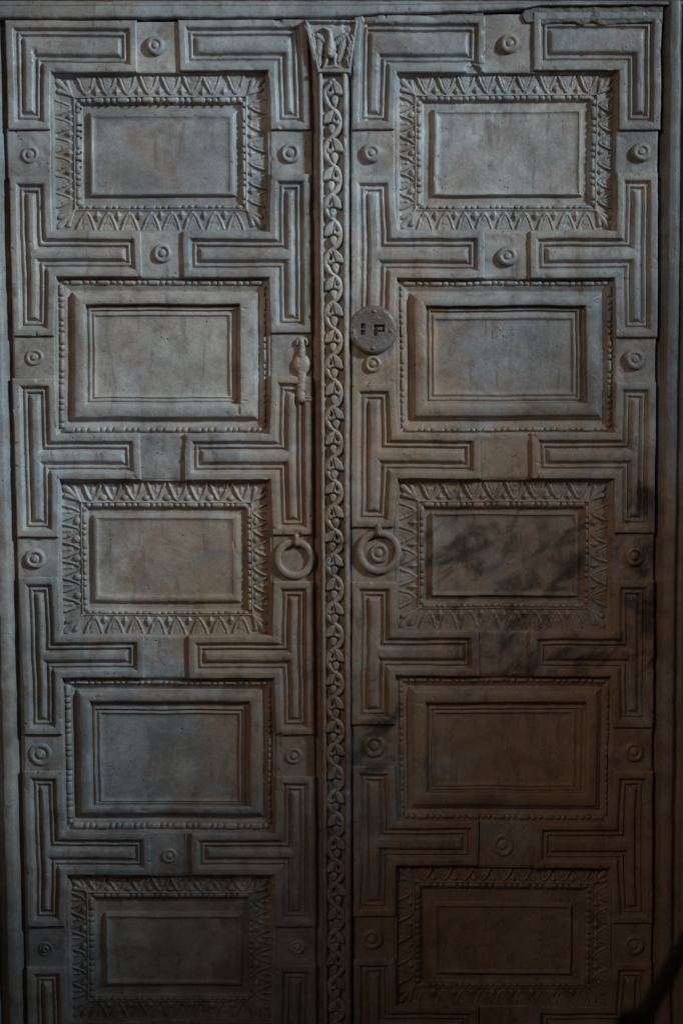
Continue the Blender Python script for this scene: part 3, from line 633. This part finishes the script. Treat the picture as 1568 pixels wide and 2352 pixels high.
def vleaf_fn(seed):
    r = random.Random(seed); j = lambda a: r.uniform(-a, a)
    lobe1 = [(5, 4), (-11 + j(1), -3), (-19, -12 + j(1)), (-23 + j(1), -26), (-18, -30), (-3, -26)]
    lobe2 = [(5, 4), (-3, -26), (11, -31 + j(1)), (16 + j(1), -28), (14, -12)]
    bx, bz = -2 + j(1), -39 + j(1.5)
    def f(x, z):
        d = np.maximum(inpoly(x, z, lobe1), inpoly(x, z, lobe2))
        d = np.maximum(d, (1 - np.sqrt(((x - bx) / (8.2 * np.clip(1 - (bz - z) / 26, .3, 1.2))) ** 2 + ((z - bz) / 12.5) ** 2)) * 6)
        d = np.minimum(d, (np.sqrt(((x - 7.5) / 3.8) ** 2 + ((z + 15) / 5.4) ** 2) - 1) * 5)          # the eye beside the stem
        h = np.interp(d, [-2, 0, .8, 2, 4], [-4, 3, 9.5, 12.2, 12.8])
        return h - 3.2 * np.exp(-(((z + 27) / 1.4) ** 2)) * (np.abs(x - bx) < 6) + .5 * sn(x, z, 6, seed)
    return f
VLEAF = [mk_mesh('vine_leaf', *hf_pt(-27, 20, -57, 8, 1.2, vleaf_fn(s))) for s in range(3)]
for i in range(len(cross) - 1):
    z = cross[i]; per = cross[i] - cross[i + 1]
    s = -1 if i % 2 == 0 else 1          # even: stem swings left, leaf to the right
    o = put('vine_leaf', VLEAF[i % 3], float(mid(z)), z - 2, G + RND.uniform(-.5, .3), RND.uniform(-.08, .08), s * RND.uniform(.98, 1.04), per / 54.0, post)
# capital: flaring block with an eagle
def cpt(u, v): return S(u, v, 22)
tlc, trc, blc, brc = cpt(697, 42), cpt(824, 42), cpt(728, 168), cpt(805, 168)
def cap_edges(z):
    t = np.clip((z - blc[1]) / (tlc[1] - blc[1]), 0, 1); return blc[0] + (tlc[0] - blc[0]) * t ** 1.25, brc[0] + (trc[0] - brc[0]) * t ** 1.25
def capital_f(x, z):
    a, b = cap_edges(z); d = np.minimum(np.minimum(x - a, b - x), np.minimum(z - blc[1], tlc[1] - z)) + .8 * sn(x, z, 12, 95)
    h = np.interp(d, [-1.5, 0, 1, 2.5, 5, 7, 10], [-38, 4, 14, 16, 16, 13, 7]); h = np.where(z - blc[1] < 11, np.maximum(h, np.interp(d, [-1.5, 0, 1, 2.5], [-38, 4, 17, 22])), h)
    br = sstep(0, 16, (x - (trc[0] - 44)) + (z - (tlc[1] - 26)) + 6 * sn(x, z, 12, 96))          # broken upper corner
    return h - 4 * br * (d > 0) * vn(x, z, 9, 97) + .6 * sn(x, z, 8, 98) + .4 * sn(x, z, 4, 99)
cp = link('capital', mk_mesh('capital', *hf_pt(tlc[0] - 3, trc[0] + 3, blc[1] - 3, tlc[1] + 3, 1.3, capital_f, floor=-37)), MARBLE, post)
E = lambda X, Y: S(658.6 + X / 7.14, Y / 7.14, 26)
def bar(pts): return [(*E(X, Y), r) for X, Y, r in pts]
def eagle_f(x, z):
    h = cap(x, z, bar([(568, 462, 2.4), (600, 448, 4.2), (650, 462, 6.0), (690, 490, 8.0), (705, 540, 7.2)]), 12.5)
    h = np.maximum(h, cap(x, z, bar([(705, 530, 7.4), (715, 610, 7.6), (716, 700, 11.5), (712, 780, 14), (700, 870, 10.5)]), 14))
    for X0, X1 in ((650, 615), (785, 800)): h = np.maximum(h, cap(x, z, bar([(X0, 880, 7), (X0, 980, 4.6), (X1, 1075, 3.6)]), 7.5))
    # wings: broad raised fields scored into long feathers
    lw = cap(x, z, bar([(640, 680, 6), (560, 600, 9), (500, 560, 7)]), 11)
    lw = np.maximum(lw, cap(x, z, bar([(540, 600, 9), (535, 780, 10.5), (525, 1040, 6)]), 9))
    lw = np.maximum(lw, cap(x, z, bar([(300, 400, 3.4), (370, 560, 6), (420, 760, 6), (450, 960, 4)]), 9))
    lw = np.maximum(lw, cap(x, z, bar([(430, 540, 5), (440, 660, 5), (455, 800, 4)]), 8))
    rw = cap(x, z, bar([(800, 690, 6), (900, 600, 10), (960, 540, 6)]), 10)
    rw = np.maximum(rw, cap(x, z, bar([(920, 620, 9), (900, 780, 8), (850, 980, 4.5)]), 8.5))
    rw = np.maximum(rw, cap(x, z, bar([(980, 540, 4), (1040, 680, 4.5), (1030, 800, 4)]), 9))
    rw = np.maximum(rw, cap(x, z, bar([(1060, 560, 4), (1100, 640, 4), (1060, 780, 4)]), 9))
    rw = np.maximum(rw, cap(x, z, bar([(1000, 770, 4.5), (1030, 860, 4.5), (980, 930, 5), (1010, 1060, 4)]), 9))
    w = np.maximum(lw, rw); w = np.where(w > 0, w * .72, w); w = w - 2.0 * (w > 2.4) * (np.abs(np.sin(x * .62 + z * .12)) < .33)
    h = np.maximum(h, w)
    h = np.maximum(h, cap(x, z, bar([(600, 1095, 3.4), (780, 1065, 4.4), (920, 1110, 3.4)]), 9))
    fe = np.sin((x - z) * 1.1) * np.sin((x + z) * 1.1)
    return h + .6 * fe * (h > 9) + .4 * sn(x, z, 5, 101)
x0, z1_ = E(270, 380); x1, z0_ = E(1120, 1150)
P, T = hf_pt(x0, x1, z0_, z1_, 1.0, eagle_f); P[:, 1] = P[:, 1] * 1.25 - 8
link('eagle', mk_mesh('eagle', P, T), MARBLE, post)['label'] = 'carved eagle with raised wings and head turned aside'

# ------------------------------------------------------------------ dark barrier rope hanging from a hook on the jamb down to the floor
def P3(u, v, y):
    dx, dy, dz = u - 784.0, FPX * CP - (v - 1176.0) * SP, -FPX * SP - (v - 1176.0) * CP
    t = (y * 1000 + DIST * CP) / dy; return Vector((t * dx, y * 1000, DIST * SP + t * dz))
ctrl = [Vector((905, -30, -560)), Vector((880, -300, -640)), P3(1650, 2020, -1.1), P3(1570, 2168, -1.45), P3(1526, 2248, -1.60), P3(1474, 2342, -1.74), P3(1410, 2460, -1.86), Vector((190, -2000, FLOOR + 420)), Vector((120, -2060, FLOOR + 120)), Vector((60, -2080, FLOOR + 12)), Vector((-60, -2060, FLOOR + 11)), Vector((-180, -1990, FLOOR + 11))]
pts = []
for i in range(len(ctrl) - 1):
    a, b, c, d = ctrl[max(i - 1, 0)], ctrl[i], ctrl[i + 1], ctrl[min(i + 2, len(ctrl) - 1)]
    for k in range(14):
        t = k / 14; pts.append(0.5 * ((2 * b) + (c - a) * t + (2 * a - 5 * b + 4 * c - d) * t * t + (3 * b - a - 3 * c + d) * t ** 3))
pts.append(ctrl[-1]); pts = np.array([tuple(p) for p in pts])
tan = np.gradient(pts, axis=0); tan /= np.linalg.norm(tan, axis=1)[:, None]
nr = np.cross(tan, np.array([0.0, 1.0, 0.25])); nr /= np.linalg.norm(nr, axis=1)[:, None]; bn = np.cross(tan, nr)
na = 24; ang = np.linspace(0, 2 * np.pi, na, endpoint=False); PP = []
for i in range(len(pts)):
    rad = 10.5 * (1 + .07 * np.cos(3 * (ang + i * .55)))
    PP.append(pts[i] + (nr[i][None] * np.cos(ang)[:, None] + bn[i][None] * np.sin(ang)[:, None]) * rad[:, None])
PP = np.concatenate(PP); TT = []
for i in range(len(pts) - 1):
    for k in range(na):
        a, b, c, d = i * na + k, i * na + (k + 1) % na, (i + 1) * na + (k + 1) % na, (i + 1) * na + k; TT += [(a, c, b), (a, d, c)]
for base, fl_ in ((0, 1), ((len(pts) - 1) * na, -1)):
    for k in range(1, na - 1): TT.append((base, base + k, base + k + 1) if fl_ > 0 else (base, base + k + 1, base + k))
rope = link('barrier_rope', mk_mesh('barrier_rope', PP, np.array(TT)), ROPEM)
rope['label'] = 'thick dark rope slanting down in front of the door frame'; rope['category'] = 'rope'
